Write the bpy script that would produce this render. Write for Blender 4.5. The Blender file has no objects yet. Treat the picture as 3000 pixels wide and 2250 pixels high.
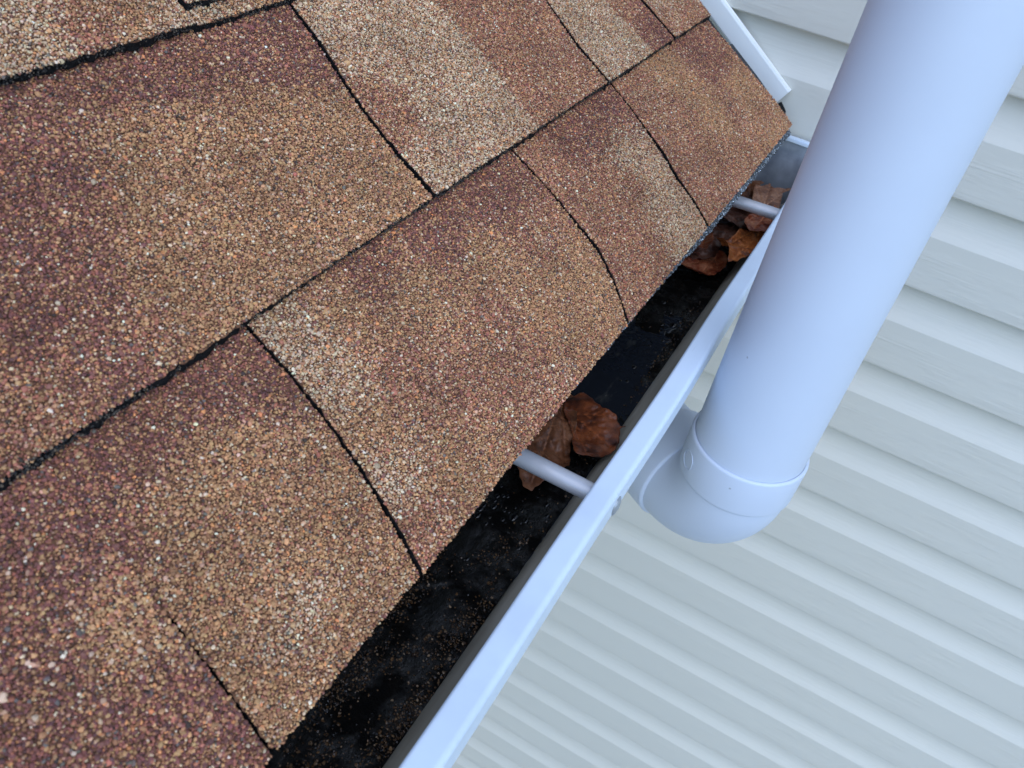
import bpy, bmesh, math, random
import numpy as np
from mathutils import Matrix, Vector

rng = np.random.default_rng(7)
random.seed(7)
scene = bpy.context.scene
COL = scene.collection

# ------------------------------------------------------------------ camera
cam_data = bpy.data.cameras.new('camera')
cam = bpy.data.objects.new('camera', cam_data)
COL.objects.link(cam)
Rc = np.array([[0.475493, -0.512278, 0.715176], [-0.865993, -0.415617, 0.278061], [0.154795, -0.751554, -0.641253]])
CAM = np.array([0.0, -0.1155, 0.343])
M = Matrix.Identity(4)
for r in range(3):
    M[r][0] = Rc[r, 0]; M[r][1] = -Rc[r, 1]; M[r][2] = -Rc[r, 2]; M[r][3] = CAM[r]
cam.matrix_world = M
cam_data.sensor_width = 36.0
cam_data.lens = 30.06
cam_data.clip_start = 0.01
cam_data.clip_end = 500
cam_data.dof.use_dof = True
cam_data.dof.focus_distance = 0.60
cam_data.dof.aperture_fstop = 18.0
scene.camera = cam

# ------------------------------------------------------------------ sky, sun, exposure
SUN_EL, SUN_AZ = 54.0, 238.0          # degrees; azimuth measured from +Y towards +X
world = bpy.data.worlds.new('World')
scene.world = world
world.use_nodes = True
wn = world.node_tree
sky = wn.nodes.new('ShaderNodeTexSky')
sky.sky_type = 'NISHITA'
sky.sun_disc = False
sky.sun_elevation = math.radians(SUN_EL)
sky.sun_rotation = math.radians(SUN_AZ)
sky.air_density = 1.0
sky.dust_density = 0.0
sky.ozone_density = 2.0
bg = wn.nodes['Background']
bg.inputs[1].default_value = 0.15
wn.links.new(sky.outputs[0], bg.inputs[0])
sun_data = bpy.data.lights.new('sun', 'SUN')
sun_data.energy = 0.7
sun_data.angle = math.radians(70)
sun_data.color = (1.0, 0.95, 0.88)
sun = bpy.data.objects.new('sun', sun_data)
COL.objects.link(sun)
el, az = math.radians(SUN_EL), math.radians(SUN_AZ)
sd = Vector((math.sin(az) * math.cos(el), math.cos(az) * math.cos(el), math.sin(el)))
sun.rotation_euler = sd.to_track_quat('Z', 'Y').to_euler()
sun.location = sd * 5
vs = scene.view_settings
vs.view_transform = 'Standard'
vs.look = 'None'
vs.exposure = 1.06
vs.gamma = 1.0
vs.use_curve_mapping = False

# ------------------------------------------------------------------ helpers
def srgb(r, g, b):
    f = lambda c: (c / 255 / 12.92) if c / 255 <= 0.04045 else ((c / 255 + 0.055) / 1.055) ** 2.4
    return (f(r), f(g), f(b), 1.0)

def mesh_obj(name, verts, faces, mats=(), parent=None, smooth=False, matidx=None, loc=None):
    me = bpy.data.meshes.new(name)
    me.from_pydata([tuple(map(float, v)) for v in verts], [], [tuple(map(int, f)) for f in faces])
    for m in mats:
        me.materials.append(m)
    if matidx is not None:
        me.polygons.foreach_set('material_index', np.asarray(matidx, dtype=np.int32))
    if smooth:
        me.polygons.foreach_set('use_smooth', np.ones(len(me.polygons), dtype=bool))
    me.update()
    o = bpy.data.objects.new(name, me)
    COL.objects.link(o)
    if parent:
        o.parent = parent
    if loc is not None:
        o.location = loc
    return o

def thing(name, label, cat, loc=(0, 0, 0), group=None):
    o = bpy.data.objects.new(name, None)
    COL.objects.link(o)
    o.location = loc
    o.empty_display_size = 0.05
    o['label'] = label; o['category'] = cat; o['kind'] = 'thing'
    if group:
        o['group'] = group
    return o

def box(name, a, b, mat, parent=None, bevel=0.0):
    bm = bmesh.new()
    bmesh.ops.create_cube(bm, size=1)
    a, b = Vector(a), Vector(b)
    for v in bm.verts:
        v.co = Vector([(a[i] + b[i]) / 2 + v.co[i] * (b[i] - a[i]) for i in range(3)])
    if bevel:
        bmesh.ops.bevel(bm, geom=bm.edges[:], offset=bevel, segments=2, affect='EDGES')
    me = bpy.data.meshes.new(name); bm.to_mesh(me); bm.free()
    me.materials.append(mat)
    o = bpy.data.objects.new(name, me); COL.objects.link(o)
    if parent: o.parent = parent
    return o

def sweep(name, path, radii, mat, parent=None, seg=48, cap=True, smooth=True):
    """round tube through PATH with a radius per point"""
    P = [Vector(p) for p in path]
    verts, faces = [], []
    up = None
    for i, p in enumerate(P):
        t = (P[min(i + 1, len(P) - 1)] - P[max(i - 1, 0)])
        if t.length < 1e-9:
            t = P[min(i + 2, len(P) - 1)] - P[max(i - 2, 0)]
        t.normalize()
        if up is None:
            up = t.orthogonal().normalized()
        up = (up - t * up.dot(t)).normalized()
        w = t.cross(up)
        for k in range(seg):
            a = 2 * math.pi * k / seg
            verts.append(p + (up * math.cos(a) + w * math.sin(a)) * radii[i])
    for i in range(len(P) - 1):
        for k in range(seg):
            k2 = (k + 1) % seg
            faces.append((i * seg + k, i * seg + k2, (i + 1) * seg + k2, (i + 1) * seg + k))
    if cap:
        faces.append(tuple(range(seg))[::-1])
        faces.append(tuple(range((len(P) - 1) * seg, len(P) * seg)))
    o = mesh_obj(name, verts, faces, [mat], parent, smooth)
    return o

class NT:
    """small node-tree builder"""
    def __init__(self, name):
        self.m = bpy.data.materials.new(name); self.m.use_nodes = True
        self.t = self.m.node_tree; self.b = self.t.nodes['Principled BSDF']
    def n(self, typ, **kw):
        nd = self.t.nodes.new(typ)
        for k, v in kw.items():
            if k.startswith('i_'):
                key = k[2:]
                nd.inputs[int(key) if key.isdigit() else key].default_value = v
            else:
                setattr(nd, k, v)
        return nd
    def l(self, a, b): self.t.links.new(a, b)
    def coords(self, scale=(1, 1, 1), kind='Object'):
        tc = self.n('ShaderNodeTexCoord'); mp = self.n('ShaderNodeMapping')
        mp.inputs['Scale'].default_value = scale
        self.l(tc.outputs[kind], mp.inputs[0]); return mp.outputs[0]
    def noise(self, vec, scale, detail=4, rough=0.55):
        nd = self.n('ShaderNodeTexNoise'); nd.inputs['Scale'].default_value = scale
        nd.inputs['Detail'].default_value = detail; nd.inputs['Roughness'].default_value = rough
        self.l(vec, nd.inputs['Vector']); return nd.outputs['Fac']
    def ramp(self, fac, stops):
        r = self.n('ShaderNodeValToRGB'); e = r.color_ramp.elements
        while len(e) < len(stops): e.new(0.5)
        for el_, (p, c) in zip(e, stops): el_.position = p; el_.color = c if len(c) == 4 else (*c, 1)
        self.l(fac, r.inputs[0]); return r.outputs[0]
    def mix(self, fac, a, b, mode='MIX'):
        m = self.n('ShaderNodeMix', data_type='RGBA', blend_type=mode)
        for s, v in ((m.inputs[0], fac), (m.inputs[6], a), (m.inputs[7], b)):
            if isinstance(v, (int, float)): s.default_value = v
            elif isinstance(v, tuple): s.default_value = v if len(v) == 4 else (*v, 1)
            else: self.l(v, s)
        return m.outputs[2]
    def bump(self, h, dist, strength=1.0, prev=None):
        b = self.n('ShaderNodeBump'); b.inputs['Distance'].default_value = dist
        b.inputs['Strength'].default_value = strength; self.l(h, b.inputs['Height'])
        if prev is not None: self.l(prev, b.inputs['Normal'])
        return b.outputs[0]
    def set(self, base=None, rough=None, spec=None, metal=None, normal=None, coat=None):
        for key, v in (('Base Color', base), ('Roughness', rough), ('Specular IOR Level', spec), ('Metallic', metal), ('Normal', normal), ('Coat Weight', coat)):
            if v is None: continue
            s = self.b.inputs[key]
            if isinstance(v, (int, float)): s.default_value = v
            elif isinstance(v, tuple): s.default_value = v if len(v) == 4 else (*v, 1)
            else: self.l(v, s)
        return self.m

# ------------------------------------------------------------------ materials
def mat_granule():
    k = NT('stone_granules')
    a = k.n('ShaderNodeAttribute', attribute_type='INSTANCER', attribute_name='gcol')
    return k.set(a.outputs['Color'], 0.72, 0.35)

def mat_granule_wet():
    k = NT('wet_granules')
    a = k.n('ShaderNodeAttribute', attribute_type='INSTANCER', attribute_name='gcol')
    return k.set(a.outputs['Color'], 0.25, 0.5)

def mat_shingle_fill():
    k = NT('shingle_asphalt_top'); v = k.coords()
    vo = k.n('ShaderNodeTexVoronoi'); vo.inputs['Scale'].default_value = 750; k.l(v, vo.inputs['Vector'])
    c = k.ramp(vo.outputs['Color'], [(0.0, (0.04, 0.02, 0.014)), (0.5, (0.13, 0.058, 0.03)), (1.0, (0.26, 0.13, 0.07))])
    nrm = k.bump(vo.outputs['Distance'], 0.0006, -1.0)
    return k.set(c, 0.85, 0.25, normal=nrm)

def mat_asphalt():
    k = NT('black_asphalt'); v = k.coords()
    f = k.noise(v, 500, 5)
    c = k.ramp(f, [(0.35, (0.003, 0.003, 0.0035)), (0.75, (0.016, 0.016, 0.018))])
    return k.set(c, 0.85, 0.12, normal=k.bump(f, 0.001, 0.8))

def mat_paint(name, col, rough=0.35, speck=0.5, wave=0.0004, dirt=0.12, scratch=0.4):
    k = NT(name); v = k.coords()
    big = k.noise(v, 9, 5)
    c = k.mix(k.ramp(big, [(0.45, (0, 0, 0)), (0.75, (1, 1, 1))]), col, tuple(x * (1 - dirt) for x in col[:3]))
    sp = k.n('ShaderNodeTexVoronoi'); sp.inputs['Scale'].default_value = 85; k.l(v, sp.inputs['Vector'])
    sepc = k.n('ShaderNodeSeparateColor'); k.l(sp.outputs['Color'], sepc.inputs[0])
    near = k.n('ShaderNodeMath', operation='LESS_THAN'); k.l(sp.outputs['Distance'], near.inputs[0]); near.inputs[1].default_value = 0.075
    few = k.n('ShaderNodeMath', operation='GREATER_THAN'); k.l(sepc.outputs[0], few.inputs[0]); few.inputs[1].default_value = 0.94
    mul = k.n('ShaderNodeMath', operation='MULTIPLY'); k.l(near.outputs[0], mul.inputs[0]); k.l(few.outputs[0], mul.inputs[1])
    m2 = k.n('ShaderNodeMath', operation='MULTIPLY'); k.l(mul.outputs[0], m2.inputs[0]); m2.inputs[1].default_value = speck
    c = k.mix(m2.outputs[0], c, (0.06, 0.06, 0.06))
    sc = k.noise(k.coords((14, 240, 240)), 1.0, 3, 0.6)
    msk = k.noise(v, 14, 2)
    sm = k.mix(1.0, k.ramp(sc, [(0.66, (0, 0, 0)), (0.71, (1, 1, 1))]), k.ramp(msk, [(0.52, (0, 0, 0)), (0.60, (1, 1, 1))]), 'MULTIPLY')
    c = k.mix(k.mix(1.0, sm, (scratch,) * 3, 'MULTIPLY'), c, (0.16, 0.17, 0.18))
    nrm = k.bump(big, wave, 0.6)
    return k.set(c, rough, 0.5, normal=nrm)

def mat_gutter_inside():
    k = NT('dirty_gutter_inside'); v = k.coords((3, 30, 30))
    f = k.noise(v, 2.2, 6, 0.62)
    f2 = k.noise(k.coords((2, 14, 14)), 1.7, 4)
    c = k.ramp(f, [(0.32, (0.22, 0.20, 0.16)), (0.5, (0.42, 0.39, 0.33)), (0.72, (0.62, 0.61, 0.57))])
    c = k.mix(k.ramp(f2, [(0.45, (0, 0, 0)), (0.65, (1, 1, 1))]), c, (0.25, 0.235, 0.20))
    return k.set(c, 0.38, 0.45)

def mat_siding():
    k = NT('vinyl_siding')
    v = k.coords((1, 8, 330))
    g = k.noise(v, 1.0, 3, 0.6)
    patch = k.noise(k.coords((1, 7, 30)), 1.3, 3)
    pm = k.ramp(patch, [(0.46, (0, 0, 0)), (0.66, (1, 1, 1))])
    gm = k.mix(1.0, g, pm, 'MULTIPLY')
    big = k.noise(k.coords((1, 1.2, 1.2)), 2.0, 4)
    c = k.mix(big, SIDING, tuple(x * 0.94 for x in SIDING))
    n1 = k.bump(gm, 0.0009, 0.8)
    return k.set(c, 0.42, 0.4, normal=n1)

def mat_leaf(name, dark, mid, light, seed):
    k = NT(name); v = k.coords()
    n = k.noise(v, 55, 6, 0.65); n2 = k.noise(v, 420, 4)
    c = k.ramp(n, [(0.36, dark), (0.50, mid), (0.64, light)])
    c = k.mix(k.ramp(n2, [(0.58, (0, 0, 0)), (0.74, (1, 1, 1))]), c, tuple(x * 0.35 for x in dark[:3]))
    at = k.n('ShaderNodeAttribute', attribute_name='vein')
    c = k.mix(at.outputs['Fac'], c, tuple(min(1, x * 1.7) for x in light[:3]))
    return k.set(c, 0.38, 0.45, normal=k.bump(n, 0.0012, 0.8))

def mat_sludge():
    k = NT('wet_black_sludge'); v = k.coords()
    f = k.noise(v, 160, 6, 0.7); f2 = k.noise(v, 38, 4)
    c = k.ramp(f, [(0.4, (0.0015, 0.0015, 0.0018)), (0.68, (0.005, 0.004, 0.003)), (0.85, (0.02, 0.013, 0.007))])
    r = k.ramp(f2, [(0.44, (0.07, 0.07, 0.07)), (0.56, (0.6, 0.6, 0.6))])
    return k.set(c, r, k.ramp(f2, [(0.44, (0.5, 0.5, 0.5)), (0.56, (0.08, 0.08, 0.08))]), normal=k.bump(f, 0.0025, 0.6))

def mat_water():
    k = NT('dark_standing_water'); v = k.coords((1, 1.6, 1))
    f = k.noise(v, 26, 3)
    film = k.noise(k.coords((20, 60, 20)), 1.0, 5, 0.6)
    fm = k.ramp(film, [(0.60, (0, 0, 0)), (0.72, (1, 1, 1))])
    c = k.mix(fm, (0.018, 0.022, 0.030), (0.07, 0.073, 0.07))
    return k.set(c, k.mix(fm, (0.06, 0.06, 0.06), (0.35, 0.35, 0.35)), 0.5, normal=k.bump(f, 0.002, 0.35))

def mat_plain(name, col, rough=0.6, spec=0.4, metal=0.0, nscale=60, ndist=0.0005, var=0.15):
    k = NT(name); v = k.coords(); f = k.noise(v, nscale, 4)
    c = k.mix(f, col, tuple(x * (1 - var) for x in col[:3]))
    return k.set(c, rough, spec, metal, normal=k.bump(f, ndist, 0.5))

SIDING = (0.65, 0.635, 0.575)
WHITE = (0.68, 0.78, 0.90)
M_GRAN, M_GRANW = mat_granule(), mat_granule_wet()
M_FILL, M_ASPH = mat_shingle_fill(), mat_asphalt()
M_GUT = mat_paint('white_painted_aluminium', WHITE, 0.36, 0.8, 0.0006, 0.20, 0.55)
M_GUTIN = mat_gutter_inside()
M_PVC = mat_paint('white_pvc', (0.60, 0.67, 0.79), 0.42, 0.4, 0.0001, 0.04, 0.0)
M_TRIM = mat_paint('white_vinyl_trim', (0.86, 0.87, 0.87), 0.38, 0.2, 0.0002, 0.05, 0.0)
M_TUBE = mat_plain('galvanised_tube', (0.55, 0.56, 0.60), 0.38, 0.5, 0.25, 120, 0.0003)
M_HEAD = mat_plain('galvanised_spike_head', (0.42, 0.45, 0.49), 0.32, 0.6, 0.5, 400, 0.002)
M_SEAL = mat_plain('grey_sealant', (0.42, 0.42, 0.42), 0.5, 0.4, 0.0, 150, 0.002)
M_SIDE = mat_siding()
M_SLUDGE, M_WATER = mat_sludge(), mat_water()
M_FLASH = mat_plain('black_flashing', (0.012, 0.013, 0.015), 0.5, 0.4)
M_WOOD = mat_plain('painted_board', (0.6, 0.6, 0.58), 0.5)

# ------------------------------------------------------------------ ground far below
def build_ground():
    k = NT('pale_bounce_ground'); v = k.coords(); f = k.noise(v, 3, 8)  # unseen ground, pale tone added to bounce light onto pipe and siding
    m = k.set(k.ramp(f, [(0.3, (0.24, 0.235, 0.21)), (0.7, (0.34, 0.33, 0.30))]), 0.9, 0.2, normal=k.bump(k.noise(v, 40, 6), 0.05))
    n = 40
    xs = np.linspace(-200, 200, n); vv = [(x, y, -3.0) for y in xs for x in xs]
    ff = [(j * n + i, j * n + i + 1, (j + 1) * n + i + 1, (j + 1) * n + i) for j in range(n - 1) for i in range(n - 1)]
    g = mesh_obj('ground', vv, ff, [m]); g['kind'] = 'structure'
build_ground()

# ------------------------------------------------------------------ side wall of dutch-lap siding (faces -X)
LAP = 0.1143
WX = 1.006                      # plane behind the siding
wall = thing('siding_wall', 'pale vinyl clapboard wall of stepped horizontal laps behind the white pipe', 'wall', (WX, 0, -3.0))
def build_wall():
    # profile (distance out from wall, height) from the top of a lap to its hooked lower edge
    prof = [(0.0016, 0.1235)]
    zt, zf = 0.1143, 0.0665
    for i in range(11):
        t = i / 10
        prof.append((0.0002 + 0.0126 * t ** 2.3, zt + (zf - zt) * t))
    prof += [(0.0132, zf - 0.0012), (0.0137, 0.045), (0.0141, 0.02), (0.0145, 0.0045), (0.0143, 0.0018), (0.0134, 0.0004), (0.0120, 0.0), (0.0040, 0.0006), (0.0034, 0.004)]
    ny = 60
    ys = np.linspace(-3.0, 3.0, ny)
    verts = [(-d * 1.15, y, z) for y in ys for d, z in prof]
    m = len(prof)
    faces = [(j * m + i, j * m + i + 1, (j + 1) * m + i + 1, (j + 1) * m + i) for j in range(ny - 1) for i in range(m - 1)]
    zs = 0.0896 + 3.0
    k0 = int(zs // LAP)
    first = mesh_obj('siding_lap', verts, faces, [M_SIDE], wall, True)
    mod = first.modifiers.new('edge', 'EDGE_SPLIT'); mod.split_angle = math.radians(17)
    for k in range(0, 48):
        z = zs - k0 * LAP + k * LAP
        o = first if k == 0 else first.copy()
        if k:
            COL.objects.link(o); o.parent = wall
        # panels are hung by hand: hairline differences in level, lean and standoff
        o.location = (-rng.uniform(0, 0.0006), rng.uniform(-0.05, 0.05), z + rng.uniform(-0.0008, 0.0008))
        o.rotation_euler = (rng.uniform(-0.0006, 0.0006), 0, 0)
    box('sheathing', (0.0, -3.0, -0.0), (0.12, 3.0, 5.6), M_WOOD, wall)
build_wall()

# trim channel along the roof line, part of the wall
def build_trim():
    s, c = math.sin(math.radians(33.9)), math.cos(math.radians(33.9))
    p0 = np.array([0.0259, 0.0106])            # lower end of bottom edge (y, z)
    up = np.array([c, s]); nn = np.array([-s, c])
    W = 0.0219
    xf = 0.9835                                # outer face of the flange
    sec = [(WX - 0.002, 0.0), (xf + 0.002, 0.0), (xf + 0.0006, 0.0006), (xf, 0.002), (xf, W - 0.003), (xf + 0.0007, W - 0.0008), (xf + 0.0028, W), (xf + 0.0048, W - 0.0006), (xf + 0.0058, W - 0.003)]
    L = [0.0, 0.4, 1.2, 2.6]
    verts = []
    for l_ in L:
        for x, w in sec:
            q = p0 + up * (l_ + (0.0015 if l_ == 0 else 0) * w / W) + nn * w
            verts.append((x - WX, q[0], q[1] + 3.0))
    m = len(sec)
    faces = [(j * m + i, j * m + i + 1, (j + 1) * m + i + 1, (j + 1) * m + i) for j in range(len(L) - 1) for i in range(m - 1)]
    o = mesh_obj('trim_channel', verts, faces, [M_TRIM], wall, False)
    md = o.modifiers.new('thick', 'SOLIDIFY'); md.thickness = 0.0011; md.offset = 0
    es = o.modifiers.new('edge', 'EDGE_SPLIT'); es.split_angle = math.radians(25)
build_trim()

# ------------------------------------------------------------------ roof
roof = thing('shingled_roof', 'brown asphalt shingle roof slope ending in a jagged eave over the gutter', 'roof', (0, 0, 0))
S = np.linspace(0, 0.4, 2001)
def _ang(s):
    t = np.clip(s / 0.065, 0, 1); t = t * t * (3 - 2 * t)
    return np.radians(48 + (33 - 48) * t)
_a = _ang(S); _ds = S[1]
Y1 = np.concatenate([[0], np.cumsum(np.cos(_a[:-1]) * _ds)]); Z1 = np.concatenate([[0], np.cumsum(np.sin(_a[:-1]) * _ds)])
TH = math.radians(32.8)
def course_yz(c, s):
    """top surface line of course c at distance s from its lower edge, with its normal"""
    s = np.asarray(s, float)
    if c == 1:
        sn = np.clip(s, 0, None)
        a = np.where(s < 0, _ang(0.0), _ang(sn))
        y = np.interp(sn, S, Y1) + np.minimum(s, 0) * np.cos(a); z = np.interp(sn, S, Z1) + np.minimum(s, 0) * np.sin(a)
    else:
        a = np.full_like(s, TH)
        y = 0.1158 + 0.1178 * (c - 2) + s * math.cos(TH); z = 0.09 + 0.081 * (c - 2) + s * math.sin(TH)
    return y, z, -np.sin(a), np.cos(a)

def wob(x, s, seed, amp):
    return amp * (np.sin(x * 37 + seed * 2.1) * 0.5 + np.sin(x * 83 + s * 40 + seed) * 0.3 + np.sin(x * 19 - s * 60 + seed * 3.7) * 0.5)

def sink(s):
    return -0.0022 * np.clip((np.asarray(s) - 0.112) / 0.034, 0, 1)

def granule_tree(name, mat):
    t = bpy.data.node_groups.new(name, 'GeometryNodeTree')
    t.interface.new_socket('Geometry', in_out='INPUT', socket_type='NodeSocketGeometry')
    t.interface.new_socket('Geometry', in_out='OUTPUT', socket_type='NodeSocketGeometry')
    N = t.nodes.new; L = t.links.new
    gi, go = N('NodeGroupInput'), N('NodeGroupOutput')
    join = N('GeometryNodeJoinGeometry')
    pos = N('GeometryNodeInputPosition')
    for i in range(7):
        ico = N('GeometryNodeMeshIcoSphere'); ico.inputs['Radius'].default_value = 1.0; ico.inputs['Subdivisions'].default_value = 2 if i % 3 else 1
        nz = N('ShaderNodeTexNoise'); nz.noise_dimensions = '4D'; nz.inputs['W'].default_value = i * 3.7
        nz.inputs['Scale'].default_value = 1.1; nz.inputs['Detail'].default_value = 1.0
        L(pos.outputs[0], nz.inputs['Vector'])
        sub = N('ShaderNodeVectorMath'); sub.operation = 'SUBTRACT'; sub.inputs[1].default_value = (0.5, 0.5, 0.5)
        L(nz.outputs['Color'], sub.inputs[0])
        sc_ = N('ShaderNodeVectorMath'); sc_.operation = 'SCALE'; sc_.inputs['Scale'].default_value = 1.25
        L(sub.outputs[0], sc_.inputs[0])
        sp = N('GeometryNodeSetPosition'); L(ico.outputs['Mesh'], sp.inputs['Geometry']); L(sc_.outputs[0], sp.inputs['Offset'])
        sm = N('GeometryNodeSetMaterial'); sm.inputs['Material'].default_value = mat
        L(sp.outputs[0], sm.inputs['Geometry'])
        g2i = N('GeometryNodeGeometryToInstance'); L(sm.outputs[0], g2i.inputs[0])
        L(g2i.outputs[0], join.inputs[0])
    inst = N('GeometryNodeInstanceOnPoints')
    inst.inputs['Pick Instance'].default_value = True
    def attr(nm, typ):
        a = N('GeometryNodeInputNamedAttribute'); a.data_type = typ; a.inputs['Name'].default_value = nm
        return a.outputs['Attribute']
    e2r = N('FunctionNodeEulerToRotation'); L(attr('grot', 'FLOAT_VECTOR'), e2r.inputs[0])
    L(gi.outputs[0], inst.inputs['Points']); L(join.outputs[0], inst.inputs['Instance'])
    L(e2r.outputs[0], inst.inputs['Rotation']); L(attr('gscl', 'FLOAT_VECTOR'), inst.inputs['Scale'])
    L(attr('gvar', 'INT'), inst.inputs['Instance Index'])
    L(inst.outputs[0], go.inputs[0])
    return t
GT = granule_tree('granule_scatter', M_GRAN)
GTW = granule_tree('wet_granule_scatter', M_GRANW)

def scatter(name, pts, rot, scl, col, parent, tree, mat):
    me = bpy.data.meshes.new(name)
    n = len(pts)
    me.vertices.add(n); me.vertices.foreach_set('co', np.asarray(pts, np.float32).ravel())
    for nm, typ, key, arr in (('grot', 'FLOAT_VECTOR', 'vector', rot), ('gscl', 'FLOAT_VECTOR', 'vector', scl), ('gcol', 'FLOAT_COLOR', 'color', np.c_[col, np.ones(n)])):
        a = me.attributes.new(nm, typ, 'POINT'); a.data.foreach_set(key, np.asarray(arr, np.float32).ravel())
    a = me.attributes.new('gvar', 'INT', 'POINT'); a.data.foreach_set('value', rng.integers(0, 7, n).astype(np.int32))
    me.materials.append(mat)
    o = bpy.data.objects.new(name, me); COL.objects.link(o)
    if parent: o.parent = parent
    md = o.modifiers.new('granules', 'NODES'); md.node_group = tree
    o['kind'] = 'stuff'
    return o

# granule stone colours, linear albedo
STONE = dict(
    tan=(0.50, 0.255, 0.105), brown=(0.33, 0.148, 0.062), red=(0.36, 0.115, 0.066), purple=(0.19, 0.062, 0.052),
    plum=(0.105, 0.040, 0.042), beige=(0.58, 0.415, 0.26), cream=(0.78, 0.64, 0.45), orange=(0.68, 0.25, 0.075), slate=(0.13, 0.115, 0.10),
    black=(0.025, 0.023, 0.022), olive=(0.45, 0.245, 0.10), pink=(0.50, 0.255, 0.155))
SN = list(STONE)
SC = np.array([STONE[k] for k in SN])
SC = (SC * 0.90 + SC.mean(1, keepdims=True) * 0.10) * np.array([1.15, 1.13, 1.10])
MIX = dict(
    T=dict(tan=38, brown=28, red=5, purple=4, plum=1.5, beige=8, cream=1.2, orange=3, slate=3.5, black=2, olive=10, pink=4),
    P=dict(tan=9, brown=14, red=16, purple=40, plum=13, beige=2.5, cream=1.2, orange=2, slate=2.5, black=1.5, olive=6, pink=3),
    B=dict(tan=22, brown=9, red=3, purple=4, plum=1.5, beige=38, cream=4, orange=1.5, slate=3, black=1, olive=4, pink=6),
    R=dict(tan=18, brown=21, red=23, purple=14, plum=3, beige=7, cream=2.0, orange=2.5, slate=1.5, black=0.8, olive=4, pink=9))
MV = {k: np.array([v.get(n, 0) for n in SN], float) / sum(v.values()) for k, v in MIX.items()}

def zone_weights(x, s, anchors):
    W = np.zeros((len(x), len(SN)))
    tot = np.zeros(len(x))
    for ax, as_, z in anchors:
        d2 = (x - ax) ** 2 + ((s - as_) * 1.1) ** 2 + 1.6e-4
        w = d2 ** -2.2
        W += w[:, None] * MV[z]; tot += w
    return W / tot[:, None]

SP = 0.00111
def make_granules(parent, c, xl, xr, s0, s1, lift, anchors, split=None, seed=0):
    """hand-sown look: jittered hexagonal rows of crushed stone pressed into the tab"""
    rows = np.arange(s0, s1, SP * 0.866)
    X, Sg = [], []
    lo, hi = min(xl(rows)), max(xr(rows))
    base = np.arange(lo - SP, hi + SP, SP)
    for i, r in enumerate(rows):
        xx = base + (SP / 2 if i % 2 else 0)
        X.append(xx); Sg.append(np.full_like(xx, r))
    X = np.concatenate(X); Sg = np.concatenate(Sg)
    X = X + rng.normal(0, SP * 0.30, len(X)); Sg = Sg + rng.normal(0, SP * 0.30, len(X))
    keep = (X > xl(Sg) - 0.0001) & (X < xr(Sg) + 0.0001) & (Sg > s0 - 0.0003) & (rng.random(len(X)) > 0.02) & (X > xl(Sg) + 0.00015) & (X < xr(Sg) - 0.00015)
    X, Sg = X[keep], Sg[keep]
    n = len(X)
    y, z, ny, nz = course_yz(c, Sg)
    h = lift + wob(X, Sg, seed, 0.0005) + sink(Sg) + rng.normal(0.00012, 0.00016, n)
    pts = np.c_[X, y + ny * h, z + nz * h]
    r = np.clip(rng.lognormal(math.log(0.00056), 0.29, n), 0.00030, 0.0012)
    r = np.where(rng.random(n) < 0.010, r * rng.uniform(1.3, 1.75, n), r) * (1.1 if seed == 1 else 1.0)
    scl = np.c_[r * rng.uniform(0.9, 1.25, n), r * rng.uniform(0.8, 1.1, n), r * rng.uniform(0.6, 0.9, n)]
    tilt = np.arctan2(-ny, nz)
    rot = np.c_[tilt + rng.normal(0, 0.3, n), rng.normal(0, 0.3, n), rng.uniform(0, 6.283, n)]
    # Euler XYZ: spin first about local z by folding spin into shape randomness
    if split is None:
        W = zone_weights(X, Sg, anchors)
    else:
        sx, aL, aR = split
        edge = sx(Sg) + rng.normal(0, 0.0016, n)
        W = np.where((X < edge)[:, None], zone_weights(X, Sg, aL), zone_weights(X, Sg, aR))
    cs = np.cumsum(W, axis=1); u = rng.random(n)[:, None] * cs[:, -1:]
    idx = (u > cs).sum(1).clip(0, len(SN) - 1)
    # cloudy drift of the colour blend, as the granules were dropped on the hot sheet
    drift = 1 + 0.10 * np.sin(X * 61 + Sg * 33 + seed) * np.sin(Sg * 71 - X * 23 + seed * 1.3)
    local = (W / W.sum(1, keepdims=True)) @ SC
    col = (SC[idx] * 0.90 + local * 0.10) * np.exp(rng.normal(0, 0.16, n))[:, None] * np.exp(rng.normal(0, 0.04, (n, 3))) * drift[:, None]
    scatter('granules', pts, rot, scl, np.clip(col, 0.005, 0.9), parent, GT, M_GRAN)

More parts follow.
